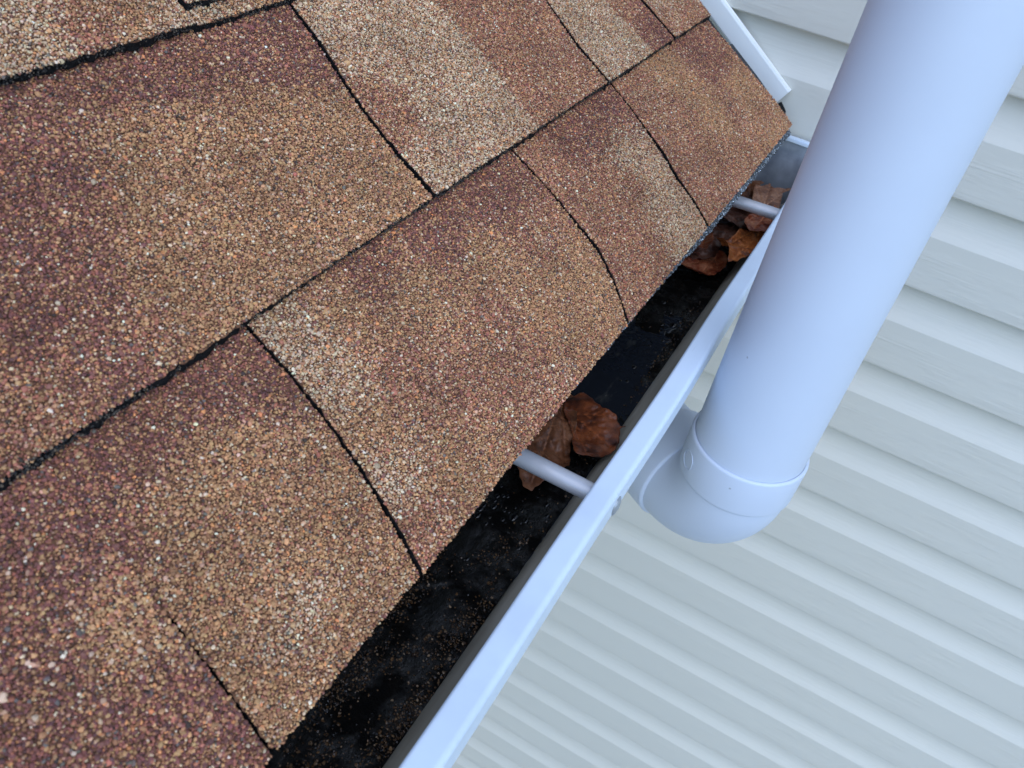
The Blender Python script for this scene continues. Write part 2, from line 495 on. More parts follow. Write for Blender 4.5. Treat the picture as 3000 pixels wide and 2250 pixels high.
def tab(c, xl_pts, xr_pts, lift=0.0, anchors=(), split=None, smax=0.158, gap=0.0007, seed=0, thick=0.0042, s0=0.0, granules=True, gs1=None, name='shingle', apron=None):
    """one shingle tab: a bent slab with ragged edges; edges are (x, s) lists"""
    def line(pts, sign):
        ps = sorted(((s, x) for x, s in pts)); ss = np.array([p[0] for p in ps]); xx = np.array([p[1] for p in ps])
        if pts is cA:      # this slit runs out half way up the tab
            return lambda q: np.interp(q, ss, xx) + sign * np.interp(q, [0.0, 0.07, 0.085, 0.095], [0.0009, 0.0006, 0.0001, -0.0006])
        g_ = gap * (2.2 if any(pts is q_ for q_ in (cD, cF, cG)) else 1.7 if any(pts is q_ for q_ in (cC, cD, cE, cF, cG)) else 1.0)
        return lambda q: np.interp(q, ss, xx) + sign * g_ * np.clip(1.3 - np.asarray(q) / 0.25, 0.65, 1.3)
    xl, xr = line(xl_pts, 1), line(xr_pts, -1)
    step = 0.0022
    nv = int((smax - s0) / step); sv = np.linspace(s0, smax, nv)
    nu = max(int((xr(s0) - xl(s0)) / 0.0026), 8)
    jl = rng.normal(0, 0.00045, nv); jr = rng.normal(0, 0.00045, nv); jb = rng.normal(0, 0.0006, nu) + 0.0007 * np.sin(np.linspace(0, 9, nu) + seed)
    U = np.linspace(0, 1, nu)
    top, bot = [], []
    for j, s in enumerate(sv):
        a, b = float(xl(s)) + jl[j], float(xr(s)) + jr[j]
        x = a + (b - a) * U
        sj = s + jb * max(0, 1 - j / 2)
        y, z, ny, nz = course_yz(c, sj)
        h = lift + wob(x, sj, seed, 0.0005) + sink(sj) - 0.00025
        top += list(np.c_[x, y + ny * h, z + nz * h])
        h2 = h - thick
        yb, zb = y, z
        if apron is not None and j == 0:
            # bare asphalt under layer pushed out; its black also stands in for undercut shade
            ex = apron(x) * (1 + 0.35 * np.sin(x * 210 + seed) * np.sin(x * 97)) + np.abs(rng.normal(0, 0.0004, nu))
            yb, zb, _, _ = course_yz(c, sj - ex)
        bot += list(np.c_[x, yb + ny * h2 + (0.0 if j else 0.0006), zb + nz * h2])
    n = nv * nu
    V = top + bot
    F = []; mi = []
    for j in range(nv - 1):
        for i in range(nu - 1):
            q = j * nu + i
            F.append((q, q + 1, q + nu + 1, q + nu)); mi.append(0)
            F.append((n + q, n + q + nu, n + q + nu + 1, n + q + 1)); mi.append(1)
    for i in range(nu - 1):
        F.append((i, n + i, n + i + 1, i + 1)); mi.append(1)
        q = (nv - 1) * nu + i; F.append((q, q + 1, n + q + 1, n + q)); mi.append(1)
    for j in range(nv - 1):
        q = j * nu; F.append((q, q + nu, n + q + nu, n + q)); mi.append(1)
        q = j * nu + nu - 1; F.append((q, n + q, n + q + nu, q + nu)); mi.append(1)
    o = mesh_obj(name, V, F, [M_FILL, M_ASPH], roof, False, mi)
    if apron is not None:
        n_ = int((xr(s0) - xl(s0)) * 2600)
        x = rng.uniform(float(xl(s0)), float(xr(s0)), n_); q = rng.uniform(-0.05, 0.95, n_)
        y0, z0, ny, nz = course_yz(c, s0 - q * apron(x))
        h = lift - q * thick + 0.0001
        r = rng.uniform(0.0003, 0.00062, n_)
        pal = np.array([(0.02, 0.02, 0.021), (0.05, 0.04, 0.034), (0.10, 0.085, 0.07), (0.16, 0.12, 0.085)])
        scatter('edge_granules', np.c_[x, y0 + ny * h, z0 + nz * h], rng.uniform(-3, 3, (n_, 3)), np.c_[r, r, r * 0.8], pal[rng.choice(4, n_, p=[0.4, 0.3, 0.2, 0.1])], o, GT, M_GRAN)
    if granules:
        make_granules(o, c, xl, xr, s0, gs1 or min(smax, 0.152), lift, anchors, split, seed)
    return o

K = lambda x: [(x, 0.0), (x, 0.2)]
cA = [(0.1302, 0.1031), (0.1271, 0.0791), (0.1238, 0.0358), (0.1223, 0.0), (0.1325, 0.16)]
cB = [(0.244, 0.1455), (0.2433, 0.1172), (0.2405, 0.0782), (0.2341, 0.0418), (0.2292, 0.0)]
cC = [(0.507, 0.1438), (0.509, 0.0998), (0.5094, 0.0537), (0.5031, 0.0325), (0.4929, 0.0)]
cD = [(0.6816, 0.1426), (0.6762, 0.1053), (0.673, 0.0722), (0.6660, 0.0486), (0.6720, 0.0)]
c1end = [(0.936, 0.16), (0.9364, 0.1422), (0.9422, 0.0567), (0.953, 0.0267), (0.9690, 0.0)]
cE = [(0.4186, 0.1433), (0.4129, 0.107), (0.4074, 0.0812), (0.4045, 0.0578), (0.4035, 0.0319), (0.4046, 0.0)]
cF = [(0.676, 0.12), (0.6715, 0.0835), (0.665, 0.0406), (0.6686, 0.0)]
cG = [(0.818, 0.10), (0.8209, 0.0481), (0.8275, 0.0)]

P = dict(
 P1=[(0.0843, 0.0845, 'P'), (0.1004, 0.1136, 'P'), (0.095, 0.0501, 'P'), (0.1087, 0.0181, 'P'), (0.0709, 0.0569, 'P'), (0.1075, 0.0768, 'T'), (0.112, 0.1328, 'P'), (0.0, 0.05, 'T'), (-0.08, 0.1, 'R')],
 P2=[(0.17, 0.03, 'B'), (0.2116, 0.1381, 'P'), (0.1658, 0.1308, 'P'), (0.2316, 0.1248, 'P'), (0.2134, 0.0814, 'T'), (0.1895, 0.0998, 'T'), (0.1602, 0.0971, 'T'), (0.1694, 0.0499, 'T'), (0.2002, 0.0498, 'T'), (0.1811, 0.0125, 'T'), (0.1411, 0.0126, 'T'), (0.1374, 0.0669, 'T'), (0.1368, 0.1287, 'P'), (0.124, 0.1085, 'P')],
 P3=[(0.2517, 0.1321, 'B'), (0.2519, 0.1056, 'B'), (0.3241, 0.1298, 'P'), (0.3957, 0.1267, 'P'), (0.4609, 0.1334, 'P'), (0.301, 0.1237, 'T'), (0.3396, 0.1047, 'T'), (0.409, 0.0981, 'T'), (0.4207, 0.0618, 'T'), (0.47, 0.09, 'R'), (0.48, 0.05, 'T'), (0.38, 0.06, 'R'), (0.4561, 0.0381, 'T'), (0.3058, 0.076, 'R'), (0.3205, 0.0495, 'R'), (0.253, 0.0659, 'T'), (0.2906, 0.0229, 'T'), (0.2402, 0.0166, 'R'), (0.3669, 0.0193, 'R'), (0.243, 0.0465, 'B'), (0.4598, 0.1184, 'P')],
 P4=[(0.5305, 0.1406, 'R'), (0.5777, 0.1308, 'P'), (0.6436, 0.1339, 'P'), (0.6102, 0.1184, 'P'), (0.5292, 0.1033, 'R'), (0.5402, 0.0682, 'R'), (0.6216, 0.0907, 'B'), (0.6257, 0.0514, 'B'), (0.6332, 0.0212, 'B'), (0.5595, 0.0209, 'R'), (0.5948, 0.0744, 'R')],
 P5=[(0.719, 0.1176, 'R'), (0.7777, 0.1243, 'T'), (0.8611, 0.1265, 'P'), (0.8747, 0.111, 'P'), (0.7324, 0.0924, 'R'), (0.8021, 0.0671, 'T'), (0.8901, 0.0649, 'T'), (0.84, 0.05, 'R'), (0.8942, 0.0236, 'R'), (0.7606, 0.0299, 'R'), (0.6975, 0.0399, 'R'), (0.8952, 0.0128, 'T')],
 Q1=[(0.2274, 0.1257, 'P'), (0.2662, 0.1309, 'P'), (0.3051, 0.1269, 'P'), (0.3594, 0.1322, 'P'), (0.4027, 0.1337, 'P'), (0.3644, 0.1148, 'P'), (0.3883, 0.1076, 'P'), (0.265, 0.0982, 'T'), (0.298, 0.0853, 'T'), (0.347, 0.0823, 'T'), (0.3757, 0.0718, 'T'), (0.3531, 0.0312, 'T'), (0.3829, 0.0181, 'T'), (0.3027, 0.0383, 'T'), (0.2688, 0.0542, 'T'), (0.2519, 0.0677, 'T'), (0.2164, 0.0865, 'P'), (0.1883, 0.0798, 'P'), (0.1655, 0.0436, 'P'), (0.1903, 0.0413, 'P'), (0.1991, 0.0233, 'R'), (0.1769, 0.0118, 'P'), (0.2278, 0.0197, 'T'), (0.2621, 0.0144, 'T'), (0.1455, 0.0138, 'R'), (0.2314, 0.0449, 'T'), (0.22, 0.0052, 'T')],
 Q2L=[(0.4271, 0.1204, 'B'), (0.4701, 0.0941, 'B'), (0.4609, 0.0408, 'B'), (0.5017, 0.026, 'B'), (0.4242, 0.0541, 'R'), (0.4243, 0.0108, 'B'), (0.53, 0.06, 'B')],
 Q2R=[(0.5649, 0.1004, 'R'), (0.6, 0.0744, 'R'), (0.5795, 0.0325, 'R'), (0.6154, 0.0075, 'R')],
 Q3L=[(0.6864, 0.0609, 'B'), (0.7002, 0.0084, 'B')], Q3R=[(0.7699, 0.0447, 'R'), (0.7925, 0.0177, 'P')],
 Q4=[(0.844, 0.026, 'R'), (0.8488, 0.0359, 'B'), (0.8922, 0.0081, 'R'), (0.90, 0.08, 'T')],
 R1=[(0.2539, 0.02, 'B'), (0.285, 0.0118, 'R'), (0.314, 0.0127, 'T'), (0.2551, 0.0066, 'B'), (0.3296, 0.0028, 'B'), (0.2, 0.05, 'R')],
 R2=[(0.40, 0.01, 'T'), (0.37, 0.02, 'B'), (0.5, 0.05, 'T')])

# eave course
tab(1, K(-0.07), cA, 0.0004, P['P1'], seed=1)
tab(1, cA, cB, -0.0006, P['P2'], seed=2)
tab(1, cB, cC, 0.0006, P['P3'], seed=3)
tab(1, cC, cD, 0.0010, P['P4'], seed=4)
tab(1, cD, c1end, 0.0022, P['P5'], seed=5)
# second course
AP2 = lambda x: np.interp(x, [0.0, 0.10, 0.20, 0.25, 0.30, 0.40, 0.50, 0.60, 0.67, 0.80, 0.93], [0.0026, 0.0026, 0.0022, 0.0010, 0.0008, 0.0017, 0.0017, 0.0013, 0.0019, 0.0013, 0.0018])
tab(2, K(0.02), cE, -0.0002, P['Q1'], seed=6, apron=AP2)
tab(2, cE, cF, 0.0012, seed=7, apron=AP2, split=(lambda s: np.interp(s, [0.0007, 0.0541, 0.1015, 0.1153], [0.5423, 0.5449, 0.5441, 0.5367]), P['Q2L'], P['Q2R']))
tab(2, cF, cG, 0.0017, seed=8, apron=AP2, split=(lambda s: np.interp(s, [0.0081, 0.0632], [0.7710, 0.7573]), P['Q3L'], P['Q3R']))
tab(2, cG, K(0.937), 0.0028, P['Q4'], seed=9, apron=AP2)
# third course, and the starter layer that shows under the raised tab there
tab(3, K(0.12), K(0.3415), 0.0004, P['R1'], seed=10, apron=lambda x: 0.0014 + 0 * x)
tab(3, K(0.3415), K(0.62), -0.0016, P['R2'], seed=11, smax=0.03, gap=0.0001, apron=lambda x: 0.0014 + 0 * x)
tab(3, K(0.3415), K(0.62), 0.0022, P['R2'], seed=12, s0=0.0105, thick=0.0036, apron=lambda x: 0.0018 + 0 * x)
tab(3, K(0.62), K(0.937), 0.0004, P['Q4'], seed=13)
# rest of the slope, out of the picture: plain tabs without sown stone
for c in range(4, 9):
    xs = [-0.6, -0.2, 0.15 + 0.05 * (c % 3), 0.55, 0.78 - 0.05 * (c % 2), 0.937]
    for a, b in zip(xs[:-1], xs[1:]):
        tab(c, K(a), K(b), rng.uniform(-0.0005, 0.001), seed=c * 10, granules=False)
for c in (1, 2, 3):
    tab(c, K(-0.6), K({1: -0.07, 2: 0.02, 3: 0.12}[c]), 0.0, seed=40 + c, granules=False)

def build_roof_body():
    # deck under the shingles, fascia and soffit, drip edge
    def slab(name, y0, z0, y1, z1, x0, x1, t, mat):
        d = np.array([y1 - y0, z1 - z0]); d /= np.linalg.norm(d); nn = np.array([-d[1], d[0]])
        q = [(y0, z0), (y1, z1), (y1 - nn[0] * t, z1 - nn[1] * t), (y0 - nn[0] * t, z0 - nn[1] * t)]
        V = [(x, *p) for x in (x0, x1) for p in q]
        mesh_obj(name, V, [(0, 1, 2, 3), (7, 6, 5, 4), (0, 4, 5, 1), (1, 5, 6, 2), (2, 6, 7, 3), (3, 7, 4, 0)], [mat], roof)
    slab('deck', 0.056, 0.0325, 2.9, 0.0325 + 2.844 * 0.68, -0.6, 0.955, 0.014, M_ASPH)
    slab('upper_roof_sheet', 0.88, 0.615, 2.9, 0.615 + 2.02 * 0.6876, -0.6, 0.955, 0.006, M_FILL)
    box('fascia_board', (-0.6, 0.068, -0.16), (0.985, 0.088, 0.036), M_WOOD, roof)
    box('soffit', (-0.6, 0.09, -0.16), (0.985, 0.37, -0.15), M_WOOD, roof)
build_roof_body()

# starter strip whose blue-grey stony edge peeps out below the last tabs
def build_starter():
    xs = np.linspace(-0.60, 0.972, 620)
    out = np.interp(xs, [-0.6, 0.28, 0.34, 0.42, 0.47, 0.52, 0.60, 0.66, 0.80, 0.972], [-0.002, -0.002, 0.0004, 0.0014, 0.0034, 0.0028, 0.0050, 0.0078, 0.0092, 0.0098])
    out = out + rng.normal(0, 0.0004, len(xs)) + 0.0004 * np.sin(xs * 140)
    V = []; F = []
    for i, x in enumerate(xs):
        for s_, h in ((0.11, -0.0064), (0.065, -0.0062), (0.04, -0.0062), (0.02, -0.0060), (0.006, -0.0056), (-out[i], -0.0036), (-out[i] - 0.0002, -0.0070), (0.02, -0.0086), (0.065, -0.0086), (0.11, -0.0086)):
            y, z, ny, nz = course_yz(1, s_)
            V.append((x, float(y + ny * h), float(z + nz * h)))
    m_ = 10
    for i in range(len(xs) - 1):
        q = i * m_
        for k in range(m_):
            F.append((q + k, q + (k + 1) % m_, q + m_ + (k + 1) % m_, q + m_ + k))
    F += [tuple(range(m_)), tuple(range((len(xs) - 1) * m_, len(xs) * m_))[::-1]]
    k = NT('starter_asphalt'); v = k.coords(); f = k.noise(v, 900, 3)
    m = k.set(k.ramp(f, [(0.40, (0.008, 0.008, 0.009)), (0.62, (0.05, 0.055, 0.06)), (0.8, (0.16, 0.18, 0.20))]), 0.6, 0.4, normal=k.bump(f, 0.001))
    o = mesh_obj('starter_shingle', V, F, [m], roof)
    n = 6500
    x = rng.uniform(0.33, 0.970, n); so = -np.interp(x, xs, out) * rng.uniform(0.0, 1.0, n)
    y, z, ny, nz = course_yz(1, so)
    h = -0.0033 - rng.random(n) * 0.0012
    r = rng.uniform(0.00035, 0.0008, n)
    c = np.where((rng.random(n) < 0.6)[:, None], np.array([[0.11, 0.125, 0.145]]), np.array([[0.36, 0.40, 0.44]])) * np.exp(rng.normal(0, 0.4, n))[:, None]
    scatter('granules', np.c_[x, y + ny * h, z + nz * h], rng.uniform(-3, 3, (n, 3)), np.c_[r, r * 0.9, r * 0.7], c, o, GT, M_GRAN)
build_starter()

# black step flashing between the last shingles and the wall
def build_flashing():
    V = []; F = []
    sv = np.concatenate([np.linspace(0.004, 0.0255, 8), np.linspace(0.0262, 0.16, 20)])
    for s_ in sv:
        y, z, ny, nz = course_yz(1, s_)
        for x, h in ((0.90, -0.0160), (0.9800, -0.0160), (0.9815, -0.0155 + (0.0125 * min(1, (s_ - 0.004) / 0.008) if s_ < 0.026 else 0.0020))):
            V.append((x, float(y + ny * h), float(z + nz * h)))
    for i in range(len(sv) - 1):
        for k in range(2):
            F.append((i * 3 + k, i * 3 + k + 1, i * 3 + k + 4, i * 3 + k + 3))
    o = mesh_obj('flashing', V, F, [M_FLASH], roof)
    md = o.modifiers.new('t', 'SOLIDIFY'); md.thickness = 0.0006
build_flashing()

# ------------------------------------------------------------------ gutter
gutter = thing('gutter', 'white metal roof gutter with broad flat front lip, full of black sludge', 'gutter', (0, 0, -0.1235))
GZ = 0.1235
GPROF = [(-0.0396, -0.0335), (-0.0393, -0.0295), (-0.0398, -0.0284), (-0.0408, -0.0280), (-0.0416, -0.0280), (-0.0512, -0.0280), (-0.0522, -0.0280), (-0.0534, -0.0284), (-0.0543, -0.0292), (-0.0547, -0.0304),
         (-0.0548, -0.0316), (-0.0553, -0.0440), (-0.0554, -0.0450), (-0.0550, -0.0465), (-0.0538, -0.0480), (-0.0500, -0.0490), (-0.0474, -0.0505), (-0.0466, -0.0550), (-0.0466, -0.0650), (-0.0445, -0.0750),
         (-0.0390, -0.0845), (-0.0310, -0.0912), (-0.0225, -0.0965), (-0.0170, -0.1020), (-0.0148, -0.1090), (-0.0145, -0.1215), (-0.0128, -0.1235), (0.0640, -0.1235), (0.0658, -0.1220), (0.0660, -0.0200), (0.0660, -0.0120)]
def build_gutter():
    xs = np.linspace(-0.6, 0.976, 200)
    m = len(GPROF)
    V = []; F = []; mi = []
    for x in xs:
        dy = 0.0007 * math.sin(x * 9 + 0.6) + 0.0004 * math.sin(x * 23)
        for i, (y, z) in enumerate(GPROF):
            w = 1.0 if i < 18 else max(0, 1 - (i - 18) / 6)
            V.append((x, y + dy * w, z + GZ + 0.0003 * math.sin(x * 13) * w))
    for j in range(len(xs) - 1):
        for i in range(m - 1):
            F.append((j * m + i, (j + 1) * m + i, (j + 1) * m + i + 1, j * m + i + 1)); mi.append(1 if i >= 16 else 0)
    o = mesh_obj('trough', V, F, [M_GUT, M_GUTIN], gutter, True, mi)
    md = o.modifiers.new('t', 'SOLIDIFY'); md.thickness = 0.0007; md.offset = 0
    # end cap
    xc = 0.9755
    pts = [(y, z + GZ) for y, z in GPROF[9:28]] + [(0.066, -0.020 + GZ), (-0.052, -0.020 + GZ)]
    n = len(pts)
    V = [(xc, *p) for p in pts] + [(xc + 0.0012, *p) for p in pts]
    F = [tuple(range(n))[::-1], tuple(range(n, 2 * n))] + [(i, (i + 1) % n, n + (i + 1) % n, n + i) for i in range(n)]
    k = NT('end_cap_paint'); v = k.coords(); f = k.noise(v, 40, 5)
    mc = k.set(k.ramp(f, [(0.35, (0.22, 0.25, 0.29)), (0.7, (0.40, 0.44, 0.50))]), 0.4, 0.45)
    cap = mesh_obj('end_cap', V, F, [mc], gutter)
    box('cap_flange', (xc - 0.0022, -0.052, -0.0198 + GZ), (xc + 0.006, 0.066, -0.0150 + GZ), M_GUT, cap, 0.0008)
    # smeared sealant along the seam of cap and trough
    path = [(0.9735 + 0.0008 * math.sin(i * 1.7), y + (0.0022 if i > 7 else 0.001), z + GZ + (0.001 if i > 14 else 0)) for i, (y, z) in enumerate(GPROF[12:27])]
    sweep('sealant_bead', path, [0.0028 + 0.0012 * math.sin(i * 2.3) for i in range(len(path))], M_SEAL, gutter, 10)
    # spike and ferrule hangers
    for xa, xb, z in ((0.3685, 0.3685, -0.0405), (0.822, 0.8335, -0.0405)):
        ya, yb = 0.064, -0.0535
        path = [(xa + (xb - xa) * t, ya + (yb - ya) * t, z + GZ) for t in np.linspace(0, 1, 12)]
        sweep('hanger_tube', path, [0.0062] * 12, M_TUBE, gutter, 28, cap=False)
        # hammered head of the spike on the outer face
        V = []; F = []
        nr, ns = 5, 20
        for i in range(nr + 1):
            a = i / nr * math.pi / 2
            for k_ in range(ns):
                t = 2 * math.pi * k_ / ns
                r = 0.0064 * math.cos(a) * (1 + 0.06 * math.sin(3 * t + i))
                V.append((xb + r * math.cos(t), -0.0553 - 0.0026 * math.sin(a), z - 0.0005 + GZ + r * 1.1 * math.sin(t)))
        for i in range(nr):
            for k_ in range(ns):
                F.append((i * ns + k_, i * ns + (k_ + 1) % ns, (i + 1) * ns + (k_ + 1) % ns, (i + 1) * ns + k_))
        mesh_obj('spike_head', V, F, [M_HEAD], gutter, True)
build_gutter()

# ------------------------------------------------------------------ vent pipe
PX, PY = 0.549, -0.110
pipe = thing('vent_pipe', 'round white plastic vent pipe rising past the gutter from an elbow', 'pipe', (PX, PY, -0.22))
def build_pipe():
    z0 = 0.22
    zr, zs = -0.094 + z0, -0.1315 + z0
    R, RH, RB = 0.0445, 0.0470, 0.0450
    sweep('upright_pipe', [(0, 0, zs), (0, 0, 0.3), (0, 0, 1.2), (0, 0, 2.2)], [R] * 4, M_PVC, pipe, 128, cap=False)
    # elbow body
    phi = math.radians(58)
    h = Vector((math.cos(phi), math.sin(phi), 0))
    B = 0.0500
    path, rad = [], []
    path.append(Vector((0, 0, zs + 0.002))); rad.append(RB)
    for i in range(25):
        a = math.radians(90 * i / 24)
        path.append(h * (B * (1 - math.cos(a))) + Vector((0, 0, zs - B * math.sin(a)))); rad.append(RB)
    e = path[-1]
    path.append(e + h * 0.002); rad.append(RB)
    body = sweep('elbow', path, rad, M_PVC, pipe, 96, cap=False)
    def hub(p, d, length, RH=RH):
        """socket: outer wall with rounded shoulders and an open bevelled mouth, from p along d"""
        d = Vector(d)
        ts = [(-0.0010, RB - 0.0004), (0.0, RH - 0.0010), (0.0008, RH - 0.0002), (0.002, RH), (length - 0.0022, RH + 0.0003), (length - 0.0008, RH), (length, RH - 0.0010), (length, R + 0.0004), (length - 0.0006, R + 0.0002), (length - 0.006, R + 0.0002)]
        w0 = d.orthogonal().normalized(); w1 = d.cross(w0)
        sg = 128
        V = []; F = []
        for t, r in ts:
            for k in range(sg):
                a = 2 * math.pi * k / sg
                V.append(p + d * t + (w0 * math.cos(a) + w1 * math.sin(a)) * r)
        for i in range(len(ts) - 1):
            for k in range(sg):
                F.append((i * sg + k, i * sg + (k + 1) % sg, (i + 1) * sg + (k + 1) % sg, (i + 1) * sg + k))
        o = mesh_obj('hub', V, F, [M_PVC], body, True)
        es = o.modifiers.new('e', 'EDGE_SPLIT'); es.split_angle = math.radians(40)
    hub(Vector((0, 0, zs)), (0, 0, 1), zr - zs)
    hub(e - h * 0.004, h, 0.036, 0.0476)
    p1 = e + h * 0.004
    L = (0.37 - PY - e[1]) / h[1]
    sweep('branch_pipe', [p1, e + h * 0.1, e + h * 0.3, e + h * L], [R] * 4, M_PVC, pipe, 96, cap=False)
    # round moulding marks on the sockets
    def ring(cen, nrm, r, name):
        nrm = Vector(nrm).normalized(); a0 = nrm.orthogonal().normalized(); a1 = nrm.cross(a0)
        path = [cen + (a0 * math.cos(t) + a1 * math.sin(t)) * r for t in np.linspace(0, 2 * math.pi, 33)]
        sweep(name, path, [0.0004] * 33, M_PVC, body, 6, cap=False)
    for ang in (128,):
        t = math.radians(ang); d = Vector((math.cos(t), math.sin(t), 0))
        ring(d * (RH + 0.0002) + Vector((0, 0, zs + 0.017)), d, 0.0080, 'moulded_mark')
build_pipe()

# house front wall below the soffit, where the pipe comes out
fw = thing('front_wall', 'plain pale house wall in shade below the eave soffit', 'wall', (0, 0.37, -3.0))
box('wall_face', (-0.6, 0.0, 0.0), (0.985, 0.10, 2.85), M_SIDE, fw)

# ------------------------------------------------------------------ sludge and water in the gutter
_srng = np.random.default_rng(31)
_WAVES = []
for _i in range(70):
    _k = 25 * 1.065 ** _i * _srng.uniform(0.8, 1.25); _t = _srng.uniform(0, math.pi)
    _WAVES.append((_k * math.cos(_t), _k * math.sin(_t), _srng.uniform(0, 6.28), 0.0100 / _k ** 0.62 * 0.17))
def sludge_z(x, y):
    x, y = np.asarray(x, float), np.asarray(y, float)
    n = sum(a * np.sin(kx * x + ky * y + p) * 1.5 for kx, ky, p, a in _WAVES)
    z = -0.1010 + n
    z = z - 0.0065 * np.exp(-((x - 0.565) / 0.065) ** 4) * np.clip((y + 0.008) / 0.012, 0, 1)     # hollow holding clear water
    z = z - 0.003 * np.exp(-((x - 0.66) / 0.03) ** 2 - ((y - 0.0) / 0.014) ** 2)
    z = z + 0.0020 * np.exp(-((x - 0.300 + (y - 0.02) * 0.9) / 0.0020) ** 2) * np.clip((y - 0.004) / 0.006, 0, 1)   # ridge in the ooze
    return z
def build_sludge():
    xs = np.arange(-0.60, 0.9745, 0.0022); ys = np.linspace(-0.0165, 0.0648, 44)
    X, Yg = np.meshgrid(xs, ys, indexing='ij')
    Zg = sludge_z(X, Yg) + rng.normal(0, 0.00022, X.shape)
    V = np.c_[X.ravel(), Yg.ravel(), Zg.ravel()]
    nx, ny = X.shape
    i, j = np.meshgrid(np.arange(nx - 1), np.arange(ny - 1), indexing='ij'); q = (i * ny + j).ravel()
    F = np.c_[q, q + ny, q + ny + 1, q + 1]
    o = mesh_obj('sludge', V, F, [M_SLUDGE], None, True)
    o['kind'] = 'stuff'; o['label'] = 'wet black sludge and grit lying along the gutter bottom'; o['category'] = 'sludge'
    # washed-down shingle grit caught in the sludge
    n = 46000
    x = rng.uniform(-0.02, 0.72, n); y = rng.uniform(-0.016, 0.05, n)
    dens = 0.5 + 0.5 * np.sin(x * 47 + 1) * np.sin(y * 160 + x * 30 + 0.4)
    dens = dens * np.interp(x, [0, 0.25, 0.34, 0.40, 0.62, 0.72], [1, 1.0, 0.5, 0.15, 0.25, 0.3]) + 0.16 * (y < -0.006)
    k = rng.random(n) < dens ** 2 * 1.0
    x, y = x[k], y[k]; n = len(x)
    z = sludge_z(x, y) + rng.normal(0.0000, 0.0003, n)
    r = np.clip(rng.lognormal(math.log(0.0006), 0.3, n), 0.0003, 0.0013)
    pal = np.array([(0.085, 0.045, 0.020), (0.035, 0.020, 0.012), (0.15, 0.09, 0.045), (0.015, 0.015, 0.016), (0.24, 0.17, 0.11)])
    c = pal[rng.choice(5, n, p=[0.30, 0.33, 0.12, 0.21, 0.04])] * np.exp(rng.normal(0, 0.3, n))[:, None]
    g = scatter('grit', np.c_[x, y, z], rng.uniform(-3, 3, (n, 3)), np.c_[r * 1.2, r, r * 0.7], c, o, GTW, M_GRANW)
build_sludge()

def build_water():
    xs = np.arange(0.325, 0.74, 0.0009); ys = np.linspace(-0.0172, 0.0650, 92)
    X, Yg = np.meshgrid(xs, ys, indexing='ij')
    calm = np.exp(-((X - 0.365) / 0.05) ** 2) + 0.5 * np.exp(-((X - 0.66) / 0.035) ** 2) + 0.05
    rip = np.random.default_rng(5)
    Zg = np.full(X.shape, -0.1018)
    for _ in range(26):
        kk = rip.uniform(350, 1100); t = rip.uniform(0, math.pi)
        Zg += calm * 0.07 / kk * np.sin(kk * (X * math.cos(t) + Yg * math.sin(t)) + rip.uniform(0, 6.28)) * 1.1
    V = np.c_[X.ravel(), Yg.ravel(), Zg.ravel()]
    nx, ny = X.shape
    i, j = np.meshgrid(np.arange(nx - 1), np.arange(ny - 1), indexing='ij'); q = (i * ny + j).ravel()
    o = mesh_obj('water', V, np.c_[q, q + ny, q + ny + 1, q + 1], [M_WATER], None, True)
    o['kind'] = 'structure'; o['label'] = 'dark rainwater pooled in the gutter between the leaf heaps'
    # scum bubbles floating by the first hanger
    V, F = [], []
    n = 60
    for b in range(n):
        cx, cy = (rng.normal(0.372, 0.020), rng.uniform(-0.013, 0.032)) if b < 40 else (rng.uniform(0.55, 0.70), rng.uniform(-0.008, 0.02))
        r = float(np.clip(rng.lognormal(math.log(0.0017), 0.45), 0.0007, 0.0042))
        z0 = float(max(sludge_z(cx, cy), -0.1022 if cx > 0.325 else -1)) - 0.0002
        base = len(V)
        for i in range(6):
            a = i / 5 * math.pi / 2
            for k in range(16):
                t = 2 * math.pi * k / 16
                V.append((cx + r * math.cos(a) * math.cos(t), cy + r * math.cos(a) * math.sin(t), z0 + r * 0.55 * math.sin(a)))
        for i in range(5):
            for k in range(16):
                F.append((base + i * 16 + k, base + i * 16 + (k + 1) % 16, base + (i + 1) * 16 + (k + 1) % 16, base + (i + 1) * 16 + k))
    kk = NT('scum_bubble'); m = kk.set((0.004, 0.004, 0.005), 0.05, 0.55)
    bo = mesh_obj('bubbles', V, F, [m], None, True)
    bo['kind'] = 'stuff'; bo['label'] = 'small dark scum bubbles on the wet sludge near the hanger tube'; bo['category'] = 'bubbles'
build_water()

